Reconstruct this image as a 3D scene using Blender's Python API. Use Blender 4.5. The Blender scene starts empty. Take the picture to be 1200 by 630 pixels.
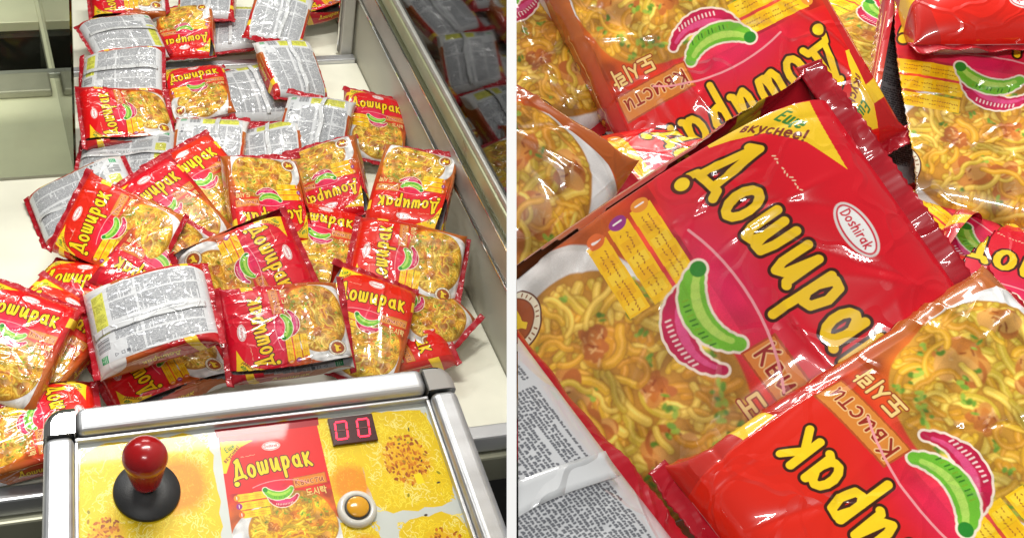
import bpy, bmesh, math, random
import numpy as np
from mathutils import Vector, Matrix

S = bpy.context.scene
C = S.collection
# ------------------------------------------------------------------ camera
F = 1905.0; CAMH = 1.26
cX = Vector((5400, 515, -F)).normalized()
cY = Vector((-822, 1580, -F)); cY = (cY-cX*cX.dot(cY)).normalized()
cZ = cX.cross(cY)
M = Matrix((cX, cY, cZ))                       # camera axes -> world axes
EYE = Vector((0, 0, CAMH))
cam_d = bpy.data.cameras.new('camera'); cam = bpy.data.objects.new('camera', cam_d); C.objects.link(cam)
cam.matrix_world = Matrix.Translation(EYE) @ M.to_4x4()
cam_d.sensor_width = 36; cam_d.lens = F/1200*36; cam_d.clip_start = .02; cam_d.clip_end = 60
S.camera = cam
# ------------------------------------------------------------------ light
S.view_settings.view_transform = 'Standard'; S.view_settings.look = 'None'
S.view_settings.exposure = 0.2; S.view_settings.gamma = 1
S.cycles.use_denoising = True
w = bpy.data.worlds.new('World'); S.world = w; w.use_nodes = True
w.node_tree.nodes['Background'].inputs[0].default_value = (.95, .95, .90, 1)
w.node_tree.nodes['Background'].inputs[1].default_value = .155
def lamp(name, loc, target, sx, sy, power, col):
    d = bpy.data.lights.new(name, 'AREA'); d.shape = 'RECTANGLE'; d.size = sx; d.size_y = sy; d.energy = power; d.color = col
    o = bpy.data.objects.new(name, d); C.objects.link(o); o.location = loc
    o.rotation_euler = (Vector(target)-Vector(loc)).to_track_quat('-Z', 'Y').to_euler()
    return o
lamp('ceiling_tube', (.35, 1.35, 1.75), (.35, 1.5, 0), .9, .10, 26, (1, .97, .90))
lamp('ceiling_tube', (.45, 2.75, 1.55), (.35, 1.6, 0), .8, .07, 10, (1, .98, .92))
lamp('ceiling_tube', (-.5, 2.2, 1.55), (.3, 1.6, 0), .10, .7, 6, (.95, .98, 1))
lamp('ceiling_tube', (.7, 1.1, 1.9), (.2, .55, .9), .10, .6, 4, (1, .98, .95))
lamp('glint_fill', (-.15, -.7, 2.3), (.2, 1.2, .3), 1.1, .06, 22, (1, .99, .96))  # added behind the camera to whiten the board edge and draw film glints

def ray(px, py): return M @ Vector((px-600, 315-py, -F))
def P(px, py, z=0.0):
    r = ray(px, py); return EYE+r*((z-CAMH)/r.z)
def onx(px, py, x0):
    r = ray(px, py); return EYE+r*(x0/r.x)

# ------------------------------------------------------------------ scene-graph helpers
def tag(o, label=None, cat=None, group=None, kind=None):
    if label: o['label'] = label
    if cat: o['category'] = cat
    if group: o['group'] = group
    if kind: o['kind'] = kind
    return o
def empty(name, loc=(0, 0, 0)):
    o = bpy.data.objects.new(name, None); C.objects.link(o); o.location = loc; o.empty_display_size = .02; return o
def link(name, me, mat, parent=None, smooth=True):
    if mat: me.materials.append(mat)
    if smooth: me.polygons.foreach_set('use_smooth', [True]*len(me.polygons))
    o = bpy.data.objects.new(name, me); C.objects.link(o)
    if parent: o.parent = parent
    return o
def bm_obj(name, bm, mat, parent=None, smooth=False):
    me = bpy.data.meshes.new(name); bmesh.ops.recalc_face_normals(bm, faces=bm.faces); bm.to_mesh(me); bm.free()
    return link(name, me, mat, parent, smooth)
def box(bm, x0, y0, z0, x1, y1, z1, bev=0, seg=2):
    r = bmesh.ops.create_cube(bm, size=1)
    for v in r['verts']: v.co = Vector(((x0+x1)/2+v.co.x*(x1-x0), (y0+y1)/2+v.co.y*(y1-y0), (z0+z1)/2+v.co.z*(z1-z0)))
    if bev:
        es = list({e for v in r['verts'] for e in v.link_edges})
        bmesh.ops.bevel(bm, geom=es, offset=bev, segments=seg, affect='EDGES', profile=.5)
def lathe(bm, prof, n=48, c=(0, 0, 0)):
    rings = []
    for r, z in prof:
        if r < 1e-6: rings.append([bm.verts.new((c[0], c[1], c[2]+z))]); continue
        rings.append([bm.verts.new((c[0]+r*math.cos(2*math.pi*k/n), c[1]+r*math.sin(2*math.pi*k/n), c[2]+z)) for k in range(n)])
    for a, b in zip(rings[:-1], rings[1:]):
        for k in range(n):
            q = (k+1) % n
            if len(a) == 1 and len(b) == 1: continue
            if len(a) == 1: bm.faces.new((a[0], b[q], b[k]))
            elif len(b) == 1: bm.faces.new((a[k], a[q], b[0]))
            else: bm.faces.new((a[k], a[q], b[q], b[k]))
def cyl(bm, p0, p1, r, n=20):
    p0, p1 = Vector(p0), Vector(p1); d = (p1-p0)
    m = Matrix.Translation((p0+p1)/2) @ d.to_track_quat('Z', 'Y').to_matrix().to_4x4()
    bmesh.ops.create_cone(bm, cap_ends=True, segments=n, radius1=r, radius2=r, depth=d.length, matrix=m)

# ------------------------------------------------------------------ materials
def mat(name, col, rough=.5, metal=0, bump=0, bscale=80, var=0, vscale=8, coat=0, spec=.5, aniso=None):
    m = bpy.data.materials.new(name); m.use_nodes = True; nt = m.node_tree; b = nt.nodes['Principled BSDF']
    b.inputs['Base Color'].default_value = (*col, 1); b.inputs['Roughness'].default_value = rough; b.inputs['Metallic'].default_value = metal
    b.inputs['Coat Weight'].default_value = coat; b.inputs['Coat Roughness'].default_value = .05
    b.inputs['Specular IOR Level'].default_value = spec
    tc = nt.nodes.new('ShaderNodeTexCoord')
    if var:
        n = nt.nodes.new('ShaderNodeTexNoise'); n.inputs['Scale'].default_value = vscale; n.inputs['Detail'].default_value = 6
        mp = nt.nodes.new('ShaderNodeMapping'); nt.links.new(tc.outputs['Object'], mp.inputs[0]); nt.links.new(mp.outputs[0], n.inputs[0])
        if aniso: mp.inputs['Scale'].default_value = aniso
        r = nt.nodes.new('ShaderNodeValToRGB'); nt.links.new(n.outputs[0], r.inputs[0])
        r.color_ramp.elements[0].position = .3; r.color_ramp.elements[1].position = .7
        r.color_ramp.elements[0].color = (*[c*(1-var) for c in col], 1); r.color_ramp.elements[1].color = (*[min(1, c*(1+var*.5)) for c in col], 1)
        nt.links.new(r.outputs[0], b.inputs['Base Color'])
        mr = nt.nodes.new('ShaderNodeMapRange'); nt.links.new(n.outputs[0], mr.inputs[0])
        mr.inputs[3].default_value = max(.03, rough-.1); mr.inputs[4].default_value = min(1, rough+.12); nt.links.new(mr.outputs[0], b.inputs['Roughness'])
    if bump:
        n2 = nt.nodes.new('ShaderNodeTexNoise'); n2.inputs['Scale'].default_value = bscale; n2.inputs['Detail'].default_value = 4
        nt.links.new(tc.outputs['Object'], n2.inputs[0])
        bp = nt.nodes.new('ShaderNodeBump'); bp.inputs['Strength'].default_value = bump; bp.inputs['Distance'].default_value = .002
        nt.links.new(n2.outputs[0], bp.inputs['Height']); nt.links.new(bp.outputs[0], b.inputs['Normal'])
    return m
def film(name, img=None, col=(.5, .5, .5), ribs=False, rough=.30, strength=.22, coat=.75):
    """printed plastic film: the print, a glossy coat, and crumple creases"""
    m = bpy.data.materials.new(name); m.use_nodes = True; nt = m.node_tree; b = nt.nodes['Principled BSDF']; L = nt.links
    b.inputs['Base Color'].default_value = (*col, 1); b.inputs['Roughness'].default_value = rough
    b.inputs['Coat Weight'].default_value = coat; b.inputs['Specular IOR Level'].default_value = .25; b.inputs['Coat Roughness'].default_value = .05; b.inputs['Coat IOR'].default_value = 1.55
    if img:
        t = nt.nodes.new('ShaderNodeTexImage'); t.image = img; t.interpolation = 'Linear'
        hs = nt.nodes.new('ShaderNodeHueSaturation'); o_ = nt.nodes.new('ShaderNodeObjectInfo'); m1 = nt.nodes.new('ShaderNodeMapRange'); m1.inputs[3].default_value = .80; m1.inputs[4].default_value = 1.02
        m2 = nt.nodes.new('ShaderNodeMapRange'); m2.inputs[3].default_value = .494; m2.inputs[4].default_value = .503
        L.new(o_.outputs['Random'], m1.inputs[0]); L.new(m1.outputs[0], hs.inputs['Value']); L.new(o_.outputs['Random'], m2.inputs[0]); L.new(m2.outputs[0], hs.inputs['Hue'])
        L.new(t.outputs[0], hs.inputs['Color']); L.new(hs.outputs[0], b.inputs['Base Color'])
    tc = nt.nodes.new('ShaderNodeTexCoord')
    oi = nt.nodes.new('ShaderNodeObjectInfo')
    add = nt.nodes.new('ShaderNodeVectorMath'); add.operation = 'ADD'
    sc = nt.nodes.new('ShaderNodeVectorMath'); sc.operation = 'SCALE'; sc.inputs['Scale'].default_value = 7
    L.new(oi.outputs['Random'], sc.inputs[0]); L.new(tc.outputs['Object'], add.inputs[0]); L.new(sc.outputs[0], add.inputs[1])
    nz = nt.nodes.new('ShaderNodeTexNoise'); nz.inputs['Scale'].default_value = 30; nz.inputs['Detail'].default_value = 2
    L.new(add.outputs[0], nz.inputs[0])
    mx = nt.nodes.new('ShaderNodeMix'); mx.data_type = 'VECTOR'; mx.inputs[0].default_value = .045
    L.new(add.outputs[0], mx.inputs[4]); L.new(nz.outputs['Color'], mx.inputs[5])
    v = nt.nodes.new('ShaderNodeTexVoronoi'); v.feature = 'DISTANCE_TO_EDGE'; v.inputs['Scale'].default_value = 34
    L.new(mx.outputs[1], v.inputs['Vector'])
    mr = nt.nodes.new('ShaderNodeMapRange'); mr.inputs[1].default_value = 0; mr.inputs[2].default_value = .07; mr.inputs[3].default_value = 1; mr.inputs[4].default_value = 0
    L.new(v.outputs['Distance'], mr.inputs[0])
    n3 = nt.nodes.new('ShaderNodeTexNoise'); n3.inputs['Scale'].default_value = 28; n3.inputs['Detail'].default_value = 2; L.new(add.outputs[0], n3.inputs[0])
    ma = nt.nodes.new('ShaderNodeMath'); ma.operation = 'MULTIPLY_ADD'; ma.inputs[1].default_value = 1.6
    L.new(n3.outputs[0], ma.inputs[0]); L.new(mr.outputs[0], ma.inputs[2])
    bp = nt.nodes.new('ShaderNodeBump'); bp.inputs['Strength'].default_value = strength; bp.inputs['Distance'].default_value = .0012
    L.new(ma.outputs[0], bp.inputs['Height'])
    last = bp
    if ribs:
        wv = nt.nodes.new('ShaderNodeTexWave'); wv.inputs['Scale'].default_value = 120; wv.bands_direction = 'X'; L.new(tc.outputs['Object'], wv.inputs[0])
        b2 = nt.nodes.new('ShaderNodeBump'); b2.inputs['Strength'].default_value = .3; b2.inputs['Distance'].default_value = .00015
        L.new(wv.outputs['Fac'], b2.inputs['Height']); L.new(bp.outputs[0], b2.inputs['Normal']); last = b2
    L.new(last.outputs[0], b.inputs['Normal']); L.new(last.outputs[0], b.inputs['Coat Normal'])
    return m
def clear(name, tint, refl=1.0, ior=1.5, rough=.02):
    """thin clear sheet: lets light straight through, mirrors by Fresnel"""
    m = bpy.data.materials.new(name); m.use_nodes = True; nt = m.node_tree; nt.nodes.remove(nt.nodes['Principled BSDF'])
    out = nt.nodes['Material Output']; t = nt.nodes.new('ShaderNodeBsdfTransparent'); t.inputs[0].default_value = (*tint, 1)
    g = nt.nodes.new('ShaderNodeBsdfGlossy'); g.inputs['Roughness'].default_value = rough; g.inputs[0].default_value = (refl, refl, refl, 1)
    fr = nt.nodes.new('ShaderNodeFresnel'); fr.inputs[0].default_value = ior
    mx = nt.nodes.new('ShaderNodeMixShader'); nt.links.new(fr.outputs[0], mx.inputs[0]); nt.links.new(t.outputs[0], mx.inputs[1]); nt.links.new(g.outputs[0], mx.inputs[2])
    nt.links.new(mx.outputs[0], out.inputs[0]); return m
def emis(name, col, s):
    m = bpy.data.materials.new(name); m.use_nodes = True; b = m.node_tree.nodes['Principled BSDF']
    b.inputs['Base Color'].default_value = (.05, 0, 0, 1); b.inputs['Emission Color'].default_value = (*col, 1); b.inputs['Emission Strength'].default_value = s
    return m
# ------------------------------------------------------------------ printed artwork (numpy, computed here; no files)
class Canvas:
    def __init__(s, w_mm, h_mm, ppm, col):
        s.ppm = ppm; s.W = int(round(w_mm*ppm)); s.H = int(round(h_mm*ppm))
        s.a = np.empty((s.H, s.W, 3), np.float32); s.a[:] = col
    def box(s, x0, y0, x1, y1):
        i0 = max(0, int(math.floor(x0*s.ppm))); i1 = min(s.W, int(math.ceil(x1*s.ppm))+1)
        j0 = max(0, int(math.floor(y0*s.ppm))); j1 = min(s.H, int(math.ceil(y1*s.ppm))+1)
        if i1 <= i0 or j1 <= j0: return None
        x = (np.arange(i0, i1)+.5)/s.ppm; y = (np.arange(j0, j1)+.5)/s.ppm
        return slice(j0, j1), slice(i0, i1), x[None, :].astype(np.float32), y[:, None].astype(np.float32)
    def blend(s, sl, m, col):
        m = np.clip(m, 0, 1)[..., None]
        s.a[sl] = s.a[sl]*(1-m)+np.asarray(col, np.float32)*m
    def sdf(s, pts, x, y):
        d = np.full(np.broadcast(x, y).shape, 1e9, np.float32)
        for (ax, ay), (bx, by) in zip(pts[:-1], pts[1:]):
            ex, ey = bx-ax, by-ay; L = ex*ex+ey*ey+1e-9
            t = np.clip(((x-ax)*ex+(y-ay)*ey)/L, 0, 1)
            d = np.minimum(d, (x-ax-t*ex)**2+(y-ay-t*ey)**2)
        return np.sqrt(d)
    def stroke(s, pts, r, col, op=1.0):
        if len(pts) == 1: pts = [pts[0], (pts[0][0]+1e-3, pts[0][1])]
        xs = [p[0] for p in pts]; ys = [p[1] for p in pts]; m = r+1/s.ppm
        b = s.box(min(xs)-m, min(ys)-m, max(xs)+m, max(ys)+m)
        if b is None: return
        j, i, x, y = b
        s.blend((j, i), ((r-s.sdf(pts, x, y))*s.ppm+.5).clip(0, 1)*op, col)
    def poly(s, pts, col, op=1.0):
        xs = [p[0] for p in pts]; ys = [p[1] for p in pts]
        b = s.box(min(xs), min(ys), max(xs), max(ys))
        if b is None: return
        j, i, x, y = b
        c = np.zeros(np.broadcast(x, y).shape, bool)
        for (ax, ay), (bx, by) in zip(pts, pts[1:]+pts[:1]):
            if ay == by: continue
            c ^= ((ay > y) != (by > y)) & (x < (bx-ax)*(y-ay)/(by-ay)+ax)
        s.blend((j, i), c*op, col)
    def ell(s, cx, cy, rx, ry, col, rot=0, op=1.0, soft=0):
        R = max(rx, ry)*(1+soft)
        b = s.box(cx-R, cy-R, cx+R, cy+R)
        if b is None: return
        j, i, x, y = b
        c, q = math.cos(rot), math.sin(rot)
        u = ((x-cx)*c+(y-cy)*q)/rx; v = (-(x-cx)*q+(y-cy)*c)/ry
        d = np.sqrt(u*u+v*v)
        k = min(rx, ry)*s.ppm if not soft else 1/soft
        s.blend((j, i), ((1-d)*k+.5).clip(0, 1)*op, col)

def arc(cx, cy, rx, ry, a0, a1, n=9):
    return [(cx+rx*math.cos(math.radians(a0+(a1-a0)*k/n)), cy+ry*math.sin(math.radians(a0+(a1-a0)*k/n))) for k in range(n+1)]
# y grows upward in glyphs: x-height 1
GL = {
 'Д': (1.25, [[(-.02, .12), (.08, .3), (.2, .32), (.42, .95), (.62, 1.55), (.74, 1.62), (.9, .3)], [(.1, .3), (1.1, .3), (1.22, .12)], [(-.02, .1)], [(.42, 1.5), (.74, 1.62)]]),
 'о': (.85, [arc(.4, .5, .33, .42, 0, 360, 12)]),
 'ш': (1.15, [[(.1, .95), (.08, .3), (.18, .08), (.4, .12), (.52, .35), (.52, .9)], [(.52, .35), (.6, .1), (.85, .1), (.96, .4), (1.0, .95)]]),
 'и': (.9, [[(.12, .95), (.1, .3), (.2, .08), (.45, .2), (.7, .92)], [(.7, .92), (.7, .1), (.8, .05)]]),
 'р': (.9, [[(.16, .92), (.08, -.55)], [(.16, .6), (.35, .92), (.62, .88), (.72, .55), (.55, .18), (.3, .12), (.12, .3)]]),
 'а': (.9, [arc(.38, .45, .3, .38, 30, 350, 10), [(.7, .9), (.68, .1), (.8, .05)]]),
 'к': (.85, [[(.14, .98), (.12, .04)], [(.7, .98), (.2, .48), (.72, .02)]]),
 'К': (.95, [[(.14, 1.4), (.14, 0)], [(.75, 1.4), (.2, .68), (.8, 0)]]),
 'в': (.8, [[(.14, .95), (.14, .03), (.5, .03), (.62, .25), (.45, .5), (.16, .5)], [(.14, .95), (.45, .95), (.55, .72), (.42, .5)]]),
 'с': (.8, [arc(.42, .48, .32, .44, 50, 310, 9)]),
 'т': (.8, [[(.05, .95), (.7, .95)], [(.38, .95), (.38, .0)]]),
 'Е': (.85, [[(.7, 1.4), (.14, 1.4), (.14, .0), (.7, .0)], [(.14, .72), (.6, .72)]]),
 'щ': (1.15, [[(.1, .95), (.1, .05), (.98, .05), (1.08, -.2)], [(.52, .95), (.52, .05)], [(.94, .95), (.94, .05)]]),
 'е': (.8, [[(.12, .5), (.66, .52)]+arc(.38, .48, .3, .42, 10, 310, 9)]),
 'у': (.8, [[(.1, .95), (.38, .2)], [(.7, .95), (.3, -.3), (.1, -.35)]]),
 'н': (.85, [[(.14, .95), (.14, 0)], [(.68, .95), (.68, 0)], [(.14, .5), (.68, .5)]]),
 '!': (.4, [[(.18, 1.4), (.16, .4)], [(.14, .02)]]),
 'D': (.95, [[(.12, 0), (.12, 1.4), (.5, 1.35), (.8, .95), (.8, .45), (.5, .05), (.12, 0)]]),
 's': (.7, [[(.6, .85), (.35, .95), (.12, .75), (.3, .52), (.55, .35), (.45, .08), (.1, .08)]]),
 'o': (.85, [arc(.4, .5, .33, .42, 0, 360, 12)]),
 'h': (.8, [[(.12, 1.4), (.12, 0)], [(.12, .6), (.4, .95), (.62, .75), (.65, 0)]]),
 'i': (.35, [[(.15, .95), (.15, 0)], [(.15, 1.35)]]),
 'r': (.6, [[(.12, .95), (.12, 0)], [(.12, .6), (.3, .9), (.5, .92)]]),
 'a': (.9, [arc(.38, .45, .3, .38, 30, 350, 10), [(.7, .9), (.7, 0)]]),
 'k': (.8, [[(.14, 1.4), (.14, 0)], [(.62, .95), (.2, .45), (.66, 0)]]),
 '도': (1.5, [[(1.2, 1.4), (.3, 1.4), (.3, .75), (1.2, .75)], [(.75, .75), (.75, .2)], [(.1, .2), (1.4, .2)]]),
 '시': (1.4, [[(.5, 1.4), (.4, .8), (.1, .3)], [(.45, .9), (.8, .35)], [(1.15, 1.5), (1.15, 0)]]),
 '락': (1.5, [[(.1, 1.4), (.7, 1.4), (.7, 1.05), (.15, 1.05), (.15, .7), (.75, .7)], [(1.1, 1.5), (1.1, .55)], [(1.1, 1.05), (1.4, 1.05)], [(.25, .4), (1.1, .4), (1.1, -.1)]]),
 ' ': (.5, []),
}
def text(c, s, x, y, size, r, col, rot=0, outline=None, orr=0, gap=.12, bend=0, sx=1.0, width=None):
    tot = sum(GL[ch][0]+gap for ch in s)*size*sx
    if width: sx = sx*width/tot; tot = width
    paths = []; cur = 0
    for ch in s:
        w, gl = GL[ch]
        for p in gl:
            q = []
            for (gx, gy) in p:
                X = cur+gx*size*sx; Y = gy*size + bend*(1-(2*X/tot-1)**2)
                q.append((x+X*math.cos(rot)-Y*math.sin(rot), y+X*math.sin(rot)+Y*math.cos(rot)))
            paths.append(q)
        cur += (w+gap)*size*sx
    if outline is not None:
        for q in paths: c.stroke(q, r+orr, outline)
    for q in paths: c.stroke(q, r, col)

def noodles(c, rnd, x0, y0, x1, y1, n, inside=lambda x, y: True, r=.75, pal=None, dark=(.36, .16, .015), size=1.0):
    pal = pal or [(.60, .28, .02), (.70, .37, .025), (.76, .45, .03), (.80, .54, .08), (.60, .42, .04)]
    for k in range(n):
        x = rnd.uniform(x0, x1); y = rnd.uniform(y0, y1)
        if not inside(x, y): continue
        a = 2.6*math.sin(x*.055+1.3*math.sin(y*.07))+2.2*math.cos(y*.06-x*.035)+rnd.uniform(-.7, .7); cv = rnd.choice((-1, 1))*rnd.uniform(.1, .5)
        pts = [(x, y)]
        for q in range(rnd.randint(5, 12)):
            a += cv; 
            if rnd.random() < .22: cv = -cv
            x += 1.3*size*math.cos(a); y += 1.3*size*math.sin(a)
            if not inside(x, y): break
            pts.append((x, y))
        rr = r*rnd.uniform(.75, 1.15)
        q = .5+.5*math.sin(x*.11+2*math.sin(y*.09)); cc = pal[min(len(pal)-1, int(len(pal)*(q*.7+rnd.random()*.3)))]
        c.stroke(pts, rr+.28*size, dark, .6); c.stroke(pts, rr, cc)
        c.stroke([(px-.18*size, py+.2*size) for px, py in pts], rr*.3, tuple(min(1, v*1.25+.06) for v in cc), .8)

def soften(c, x0, y0, x1, y1, n, rnd, var):
    """the slight blur and uneven tone of a printed food photograph"""
    j, i, x, y = c.box(x0, y0, x1, y1); a = c.a[j, i]
    for _ in range(n):
        a = (np.roll(a, 1, 0)+np.roll(a, -1, 0)+np.roll(a, 1, 1)+np.roll(a, -1, 1)+2*a)/6
    s = 0
    for k in range(14):
        f = rnd.uniform(.08, .6); an = rnd.uniform(0, 6.28); p = rnd.uniform(0, 6.28)
        s = s+np.sin(f*(x*math.cos(an)+y*math.sin(an))+p)/(1+f*2)
    g = np.random.RandomState(3).normal(0, .05, s.shape)
    a = a*np.maximum(.62, 1+var*.55*s+g)[..., None]
    b = c.a[j, i]; m = 3
    b[m:-m, m:-m] = np.clip(a, 0, 1)[m:-m, m:-m]

FW, FH, FT = 125.0, 162.0, 40.0      # front width, printed height, side width in mm
def paint_front(c, rnd, ox=0.0):
    """front of the packet at x = ox..ox+FW, y = 0 (bottom) .. FH (top)"""
    W, H = FW, FH
    red = (.68, .012, .006); 
    b = c.box(ox, 0, ox+W, H); j, i, x, y = b; X = (x-ox)/W; Y = y/H
    # red field shading into orange and brown below the title, a red band along both sides
    t = np.clip((.58-Y)/.16, 0, 1)[..., None]*np.ones_like(X)[..., None]
    base = np.array(red)*(1-t)+np.array((.52, .11, .012))*t
    g = np.exp(-(((X-.45)/.22)**2+((Y-.56)/.10)**2))[..., None]
    base = base*(1-g*.6)+np.array((.66, .02, .12))*g*.6
    c.a[j, i] = base
    # bowl: white plate at the bottom
    c.ell(ox+W*.5, H*.16, W*.53, H*.31, (.70, .68, .66))
    c.ell(ox+W*.5, H*.17, W*.50, H*.285, (.80, .79, .78))
    # noodles heaped on it
    c.ell(ox+W*.57, H*.245, W*.42, H*.24, (.50, .24, .03))
    c.ell(ox+W*.62, H*.33, W*.33, H*.19, (.50, .24, .03))
    ins = lambda a, q: (((a-ox-W*.58)/(W*.40))**2+((q-H*.245)/(H*.225))**2 < 1) or (((a-ox-W*.62)/(W*.31))**2+((q-H*.34)/(H*.165))**2 < 1)
    noodles(c, rnd, ox+W*.05, 0, ox+W*.99, H*.5, 330, ins, r=1.6, size=2.1)
    for (mx, my, s) in [(.76, .29, 1.5), (.46, .15, 1.3), (.62, .15, 1.4), (.84, .14, 1.0), (.40, .27, .9), (.60, .33, .8)]:
        cx, cy = ox+W*mx, H*my
        for q in range(12):
            a = rnd.uniform(0, 6.28); d = rnd.uniform(0, 7)*s
            c.ell(cx+d*math.cos(a), cy+d*.7*math.sin(a), rnd.uniform(3.5, 6.5)*s, rnd.uniform(2.5, 4.2)*s,
                  rnd.choice([(.50, .17, .03), (.58, .25, .05), (.42, .13, .025), (.64, .32, .08)]), rnd.uniform(0, 3))
        for q in range(14):
            a = rnd.uniform(0, 6.28); d = rnd.uniform(0, 8)*s
            xx, yy = cx+d*math.cos(a), cy+d*.6*math.sin(a)
            c.stroke([(xx, yy), (xx+rnd.uniform(-3, 3), yy+rnd.uniform(-2, 2))], .35, rnd.choice([(.62, .30, .10), (.25, .05, .01), (.70, .42, .16)]))
    for q in range(30):
        a, d = rnd.uniform(ox+W*.12, ox+W*.92), rnd.uniform(H*.04, H*.46)
        if not ins(a, d): continue
        for k in range(rnd.randint(2, 5)):
            c.ell(a+rnd.uniform(-2.4, 2.4), d+rnd.uniform(-2, 2), rnd.uniform(.7, 1.9), rnd.uniform(.5, 1.2), rnd.choice([(.16, .30, .03), (.30, .42, .05), (.10, .20, .02)]), rnd.uniform(0, 3))
    noodles(c, rnd, ox+W*.1, H*.05, ox+W*.92, H*.45, 45, ins, r=1.1, size=1.5)
    # herbs round the rim of the heap
    for q in range(60):
        a = rnd.uniform(.5, 2.6)
        xx = ox+W*.55+W*.33*math.cos(a); yy = H*.28+H*.20*math.sin(a)
        c.ell(xx+rnd.uniform(-2, 2), yy+rnd.uniform(-2, 2), rnd.uniform(.8, 2), rnd.uniform(.5, 1.2), rnd.choice([(.14, .30, .03), (.36, .46, .06)]), rnd.uniform(0, 3))
    soften(c, ox, 0, ox+W, H*.56, 6, rnd, .24)
    # beef seal, bottom left
    for rr, col in ((12.6, (.12, .03, .01)), (11.9, (.84, .78, .60)), (9.4, (.20, .05, .015)), (8.8, (.36, .09, .02))):
        c.ell(ox+W*.17, H*.13, rr, rr, col)
    cx, cy = ox+W*.17, H*.13
    yel = (.90, .66, .04)
    c.poly([(cx-6, cy+1.5), (cx-4.5, cy+3.2), (cx+2.5, cy+3), (cx+4.5, cy+4.6), (cx+6.6, cy+2.8), (cx+4.6, cy+1.4), (cx+3.4, cy-1.2), (cx+3.2, cy-4.5), (cx+2, cy-4.5), (cx+1.6, cy-1.4), (cx-2.8, cy-1.6), (cx-3.2, cy-4.5), (cx-4.4, cy-4.5), (cx-4.8, cy-.6)], yel)
    for q in range(30):
        a = q*2*math.pi/30; 
        if q % 4: c.stroke([(cx+10.1*math.cos(a), cy+10.1*math.sin(a)), (cx+11.2*math.cos(a), cy+11.2*math.sin(a))], .3, (.25, .08, .02))
    # three yellow steps down the left side
    for k in range(3):
        yy = H*(.520-.064*k); x0 = ox+W*(.10+.012*k)
        c.poly([(x0, yy-4.7), (x0+37-2*k, yy-3.9), (x0+37-2*k, yy+4.8), (x0, yy+4.1)], (.92, .56, .01))
        for q in range(4):
            c.poly([(x0+8+q*6.6, yy-3.4), (x0+12.2+q*6.6, yy-3.3), (x0+12.2+q*6.6, yy+3.6), (x0+8+q*6.6, yy+3.5)], (.95, .66, .04) if q % 2 else (.84, .46, .008))
        c.ell(x0-1, yy, 3.6, 3.6, [(.80, .30, .03), (.30, .03, .22), (.72, .16, .03)][k])
        c.stroke([(x0-1.1, yy-1.6), (x0-1.1, yy+1.6)], .45, (.9, .85, .8))
        for q in range(22):
            if rnd.random() < .8: c.stroke([(x0+5+q*1.25, yy+1.1), (x0+5.5+q*1.25, yy+1.1+rnd.uniform(-.5, .5))], .28, (.42, .16, .02))
            if rnd.random() < .7: c.stroke([(x0+5+q*1.25, yy-1.4), (x0+5.5+q*1.25, yy-1.4+rnd.uniform(-.5, .5))], .25, (.42, .16, .02))
    # green and red peppers with a pale outline
    def pepper(pts, r, col, hi, cap):
        n = len(pts)
        for k in range(n-1): c.stroke([pts[k], pts[k+1]], r[k]+.95, (.86, .72, .60))
        for k in range(n-1): c.stroke([pts[k], pts[k+1]], r[k], col)
        for k in range(1, n-2): c.stroke([(pts[k][0], pts[k][1]+r[k]*.3), (pts[k+1][0], pts[k+1][1]+r[k]*.3)], r[k]*.35, hi, .8)
        c.ell(pts[0][0], pts[0][1], r[0], r[0], cap)
    gx, gy = ox+W*.42, H*.518
    pr = arc(gx+13, gy+11, 18.5, 17.5, 208, 324, 10)
    pepper([(px+2, py-6.5) for px, py in pr], [3.6, 4.6, 5.2, 5.4, 5.0, 4.4, 3.4, 3, 2.4, 1.8, 1.2], (.50, .01, .06), (.70, .08, .22), (.52, .02, .05))
    pepper([(px-3, py+3) for px, py in pr], [3.0, 3.9, 4.6, 5.0, 5.0, 4.8, 4.4, 3.9, 3.3, 2.6, 1.8], (.16, .48, .03), (.46, .70, .12), (.02, .22, .02))
    for q in range(11):
        xx = gx+1+q*1.9; yy = gy-5.6+.06*(q-5)**2
        c.stroke([(xx, yy-1), (xx+.4, yy+1)], .3, (.03, .16, .01) if q % 3 else (.2, .4, .02))
        c.stroke([(xx+3, yy-9.9), (xx+3.3, yy-8.1)], .33, (.85, .65, .62))
    soften(c, gx-14, gy-16, gx+44, gy+14, 1, rnd, .08)
    # product name on its plate
    ob = (.62, .24, .05)
    x0, y0 = ox+W*.655, H*.55
    c.poly([(x0-1.5, y0-3), (x0+40, y0-.5), (x0+40, y0+13.6), (x0-1.5, y0+11)], (.44, .07, .015))
    c.poly([(x0-.6, y0-2.2), (x0+39, y0+.3), (x0+39, y0+12.6), (x0-.6, y0+10.1)], (.66, .22, .035))
    text(c, 'Квисти', x0+1, y0+.8, 5.6, .55, (.30, .02, .01), rot=.05, outline=(.82, .50, .22), orr=.5, width=36)
    text(c, '도시락', x0+12, y0-13.5, 5.6, .62, (.84, .60, .22), rot=.05, outline=(.30, .04, .01), orr=.55, width=26)
    # thin arcs under the title
    c.stroke(arc(ox+W*.5, H*.40, W*.46, H*.215, 50, 122, 12), .5, (.82, .32, .34))
    # title
    for off, rr, col in ((0, 0, 0),):
        text(c, 'Доширак', ox+W*.105, H*.635, 16.5, 1.7, (.90, .60, .012), rot=.10, outline=(.05, .010, .004), orr=1.25, width=W*.80, bend=3.2, gap=.30)
    c.ell(ox+W*.115, H*.625, 4.6, 4.4, (.09, .018, .006)); c.ell(ox+W*.115, H*.625, 3.1, 2.9, (.92, .66, .015))
    # house seal
    cx, cy = ox+W*.50, H*.885
    for rr, col in ((0, (.72, .66, .62)), (-.9, (.62, .02, .03)), (-1.6, (.86, .85, .83))): c.ell(cx, cy, 11.5+rr, 5.6+rr, col)
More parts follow.
